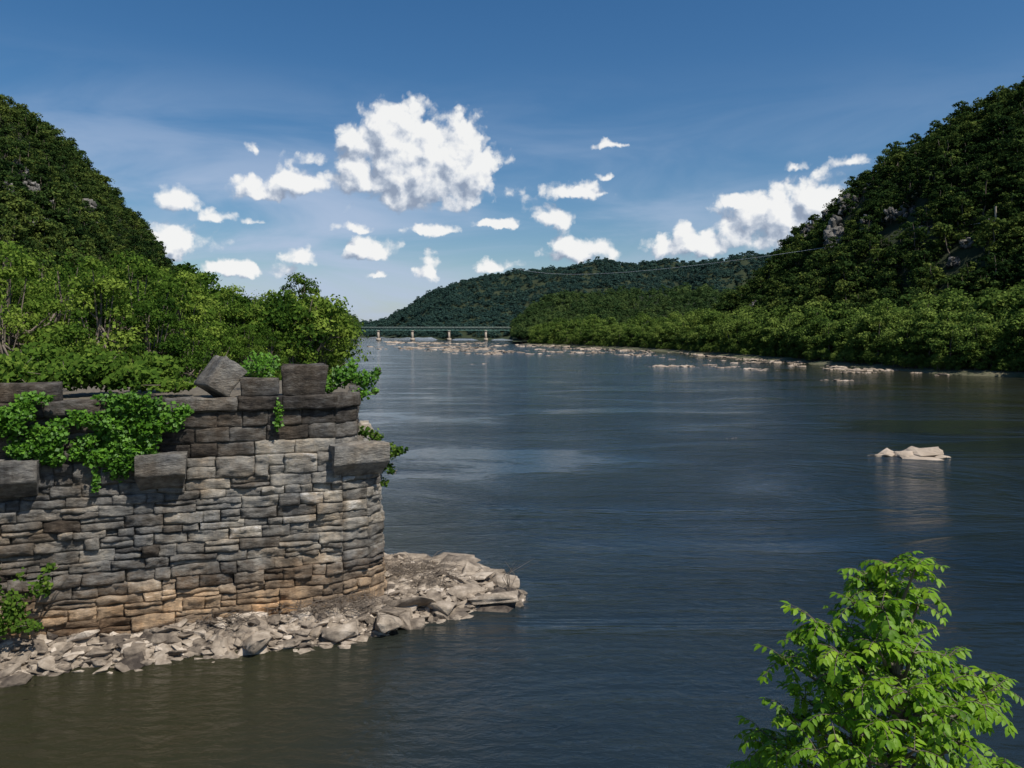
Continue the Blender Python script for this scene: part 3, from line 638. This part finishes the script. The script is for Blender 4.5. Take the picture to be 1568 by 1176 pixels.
for px in (475,527,580,632,688,744,799):
    x=XD(px,D0)
    for dy in (-3.4,3.4): parts.append((*box(x,D0+dy,5.9,2.6,2.4,13),1,None))
    parts.append((*box(x,D0,12.6,3.6,10,1.1),1,None)); parts.append((*box(x,D0,1.5,5,11,4),1,None))
make_obj('road_bridge',parts,[M_steel,M_conc,M_deck])

# ---------------------------------------------------------------- power line
M_wire=rough('wire_metal',[(.3,(.4,.4,.4)),(.7,(.55,.55,.55))],1,.001,rgh=.5)
pb=HR.locate(1524,372); base=pb.copy(); dd=pb[1]; topz=ZD(316,dd)
a=np.array([base[0],base[1],ZD(338,dd)]); bb=np.array(P3(790,411,1420)); ts=np.linspace(0,1,70)
W=a+(bb-a)*ts[:,None]; W[:,2]-=4*14*ts*(1-ts)
parts=[(*tube([(base[0],base[1],base[2]-2),(base[0],base[1],topz)],[.45,.3],8),1,None),(*box(base[0],base[1],ZD(336,dd),5,.3,.4),1,None)]
for off in (-.3,): parts.append((*tube(W+[off,0,0],np.linspace(.11,.26,70),4),0,None))
make_obj('power_line',parts,[M_wire,M_conc])

# ---------------------------------------------------------------- ivy, shrubs
def ivy(name,blobs,n,size,mat,twigs=True):
    r=np.random.default_rng(len(blobs)*7+n); Cs=[];Ns=[];Ts=[];parts=[]
    ar=np.array([b[3]*b[4] for b in blobs]); ar=ar/ar.sum()
    for (x,y,z,rx,rz,ry),f in zip(blobs,ar):
        k=int(n*f)+1; D=r.normal(size=(k,3)); D/=np.linalg.norm(D,axis=1)[:,None]; D[:,1]=-np.abs(D[:,1]) if ry<.6 else D[:,1]
        q=r.uniform(.1,1.12,k)**.55; q*=1+.35*vn(D*3+x*5,3)
        Cs.append(np.array([x,y,z])+D*q[:,None]*[rx,ry,rz]); Ns.append(np.tile([.15,-.5,.55],(k,1))+r.normal(size=(k,3))*.5); Ts.append(np.clip(r.normal(.5,.18,k)+.1*D[:,2]+r.normal(0,.1),0,1))
        if twigs:
            for _ in range(6):
                e=np.array([x,y,z])+r.normal(size=3)*[rx*.6,ry*.5,rz*.6]; parts.append((*tube([(x,y+.02,z-rz*.8),((x+e[0])/2+.1,(y+e[1])/2,(z+e[2])/2),e],[.025,.016,.006],4),0,None))
    C=np.concatenate(Cs); L=size*r.uniform(.6,1.3,len(C)); V,F=leafquads(C,np.concatenate(Ns),L,L*.8,r); parts.append((V,F,1,np.repeat(np.concatenate(Ts),4)))
    return make_obj(name,parts,[M_bark,mat])
def wb(px,py,rx,rz,off=.12,ry=.26):
    x,y=onwall(px); y-=off; return (x,y,ZD(py,y),rx/1200*y,rz/1200*y,ry)
ivy('ivy',[wb(20,650,30,22),(wb(60,688,36,18)),wb(75,668,30,20),wb(130,640,26,14),wb(170,655,26,22),wb(205,625,46,20),wb(255,640,34,22),wb(215,655,38,24),wb(185,690,30,28),wb(200,612,50,12),wb(225,685,22,20),wb(185,715,22,18),wb(40,630,22,18),wb(95,662,16,26),wb(150,735,5,18,.1,.15),wb(0,640,24,22),wb(-60,650,60,30),wb(35,690,20,12),wb(140,675,14,10),wb(120,690,10,16),wb(285,628,12,10),wb(60,610,30,10),wb(150,700,24,14),wb(85,700,24,14),wb(205,705,16,16)],9200,.14,M_ivy,False)
ivy('ivy',[wb(428,632,7,20,.05,.12),wb(424,650,5,10,.05,.12)],130,.12,M_ivy,False)
def fb(px,py,d,rx,rz,ry): return (XD(px,d),d,ZD(py,d),rx/1200*d,rz/1200*d,ry)
ivy('shrub',[fb(15,572,26.5,36,24,1.0),fb(90,578,27,40,20,1.0),fb(150,565,28,36,28,1.2),fb(205,578,27.5,38,20,1),fb(265,590,27.5,34,10,.8),fb(240,565,29.5,32,22,1.2),fb(60,555,29,40,26,1.2)],6500,.2,M_near)
ivy('shrub',[fb(400,560,31,26,20,.8),fb(500,590,28.6,22,14,.5),fb(528,575,28.8,22,16,.5),fb(560,580,28.9,22,14,.5),fb(553,602,28.8,18,10,.5),fb(480,600,28,16,6,.4),fb(575,598,29,8,7,.3),fb(540,560,29,8,12,.3),fb(578,568,29,6,8,.3)],1900,.14,M_ivy)
ivy('shrub',[fb(575,668,29,14,10,.5),fb(600,690,29,16,12,.5),fb(587,712,29,14,10,.5),fb(614,688,29,12,6,.4),fb(588,738,29,9,6,.3),fb(560,660,28.9,12,8,.4),fb(600,720,29,6,6,.3)],560,.14,M_near)
ivy('shrub',[wb(15,905,20,26,.9,.5),wb(55,925,22,24,.9,.5),wb(95,895,16,18,.9,.5),wb(40,950,30,18,1.0,.5),wb(75,955,24,12,1.0,.5),wb(20,870,9,12,.8,.4),wb(105,868,9,8,.8,.4),wb(5,960,20,24,.9,.4),wb(60,880,8,8,.8,.4)],1100,.14,M_near)
r=np.random.default_rng(5); tw=[]
for cx,cy,z,n_,R in ((-4.0,30.6,.8,170,1.3),(-6.5,26.5,.7,160,1.1),(-3.1,29.5,.7,70,.9),(-5.4,26.9,.7,80,.7),(-9.5,25.6,.6,70,1.0)):
    for i in range(n_):
        a=np.array([cx+r.normal()*R*.7,cy+r.normal()*R*.35,z+r.uniform(-.1,.12)]); e=a+r.normal(size=3)*[.5,.4,.12]+[0,0,.12]; tw.append((*tube([a,(a+e)/2+[0,0,.08],e],[.012,.009,.004],3),0,None))
for i in range(8):
    a=np.array([-.1+r.normal()*.1,29.4,.3]); tw.append((*tube([a,a+[r.normal()*.2,r.normal()*.2,.6],a+[r.normal()*.5+.1,r.normal()*.3,1.1]],[.015,.01,.004],3),0,None))
make_obj('dry_brush',tw,[M_bark])

# ---------------------------------------------------------------- foreground tree (pinnate leaves)
r=np.random.default_rng(77); parts=[]
DT=6.0
def fp(px,py,dy=0): d_=DT+dy; return np.array([XD(px,d_),d_,ZD(py,d_)])
tr=[np.array([3.15,6.0,1.2]),np.array([3.05,6.05,3.5]),np.array([2.98,6.0,5.6]),fp(1375,1100),fp(1368,980),fp(1360,900),fp(1358,868)]
parts.append((*tube(tr,[.13,.11,.08,.045,.03,.02,.01],8),0,None))
tips=[(1360,862,0),(1325,880,.2),(1400,875,-.2),(1415,905,.2),(1310,925,-.2),(1350,930,-.4),(1395,945,.4),(1300,965,.2),(1255,958,-.2),(1235,985,.3),(1285,1000,-.4),(1340,985,-.5),(1400,1000,-.4),(1450,1010,.2),(1200,1010,.1),(1250,1040,-.3),(1320,1050,-.6),(1390,1060,-.6),(1450,1050,-.2),(1495,1035,.2),(1530,1050,0),(1505,1080,-.4),(1430,1090,-.6),(1350,1110,-.7),(1270,1095,-.5),(1215,1100,-.2),(1165,1120,.1),(1190,1155,-.3),(1250,1150,-.6),(1330,1165,-.8),(1400,1150,-.8),(1470,1140,-.5),(1150,1170,.3),(1280,1210,-.7),(1380,1210,-.9),(1460,1210,-.6),(1200,1215,-.3),(1510,1215,0),(1370,1030,.5),(1300,1080,.5),(1460,1090,.5),(1240,1120,.5),(1350,1160,.6),(1420,1180,.6),(1335,1020,0),(1380,1090,0),(1300,1130,0),(1440,1130,0),(1360,960,.2),(1260,1180,0),(1375,900,.1),(1335,905,0),(1420,1040,0),(1280,1050,.1),(1540,1170,.2),(1230,1070,0),(1480,1180,0),(1340,1200,0),(1420,1110,.3),(1320,1100,.2),(1170,1140,0),(1145,1200,.1),(1380,985,0)]
def leaflet(base,dr,up,L,Wd):
    dr=dr/np.linalg.norm(dr); sd_=np.cross(dr,up); sd_/=np.linalg.norm(sd_)+1e-9; nn=np.cross(sd_,dr)
    p0=base;p3=base+dr*L-nn*L*.12; m1=base+dr*L*.38; m2=base+dr*L*.75-nn*L*.04
    return [p0,m1+sd_*Wd*.5+nn*Wd*.13,m1,m1-sd_*Wd*.5+nn*Wd*.13,m2+sd_*Wd*.33+nn*Wd*.07,m2,m2-sd_*Wd*.33+nn*Wd*.07,p3]
FL=np.array([(0,2,1),(0,3,2),(4,5,7),(5,6,7)]); FQ=np.array([(1,2,5,4),(2,3,6,5)])
LV=[];LT=[];cnt=0
TR=np.array(tr)
for (px,py,dy) in tips:
    tip=fp(px,py,dy)
    zs_=min(tip[2]-.35,TR[-1][2]-.2); k=np.interp(zs_,TR[:,2],np.arange(len(TR))); a=np.array([np.interp(k,np.arange(len(TR)),TR[:,i]) for i in range(3)])
    mid=(a+tip)/2+[0,0,-.08]
    parts.append((*tube([a,mid,tip],[.022,.014,.007],5),0,None))
    for jn in range(r.integers(11,16)):
        t=1-r.uniform(0,.35)**1.2 if jn>4 else 1.0
        o_=a+(tip-a)*t
        ph=r.uniform(0,2*math.pi); el_=r.uniform(-.1,1.0)
        dr=np.array([math.cos(ph)*math.cos(el_),math.sin(ph)*math.cos(el_),math.sin(el_)]); ln=r.uniform(.13,.26); npair=r.integers(4,8)
        pts=[]; q=o_.copy(); v=dr.copy()
        for s_ in range(npair+1):
            pts.append(q.copy()); q=q+v*ln/(npair); v=v+np.array([0,0,-.2]); v/=np.linalg.norm(v)
        parts.append((*tube(pts,np.linspace(.004,.002,len(pts)),3),0,None))
        bt=np.clip(r.normal(.5,.18),0,1)
        for s_ in range(1,npair+1):
            ax=pts[s_]-pts[s_-1]; ax/=np.linalg.norm(ax); sdv=np.cross(ax,[0,0,1]); sdv/=np.linalg.norm(sdv)+1e-9; up=np.cross(sdv,ax)
            L=.070*r.uniform(.75,1.25)*(1 if s_>1 else .8)
            dirs=[sdv*.85+ax*.45+[0,0,-.5],-sdv*.85+ax*.45+[0,0,-.5]]
            if s_==npair: dirs.append(ax+[0,0,-.3])
            for dq in dirs:
                LV+=leaflet(pts[s_],np.array(dq)+r.normal(size=3)*.16,up,L,L*.5); LT+= [np.clip(bt+r.normal(0,.12),0,1)]*8; cnt+=1
LV=np.array(LV);LT=np.array(LT); idx=np.arange(cnt)*8
parts.append((LV,(FL[None]+idx[:,None,None]).reshape(-1,3),1,LT))
parts.append((LV.copy(),(FQ[None]+idx[:,None,None]).reshape(-1,4),1,LT))
make_obj('foreground_tree',parts,[M_bark,M_fore])
print('leaflets',cnt,'stones',sd)
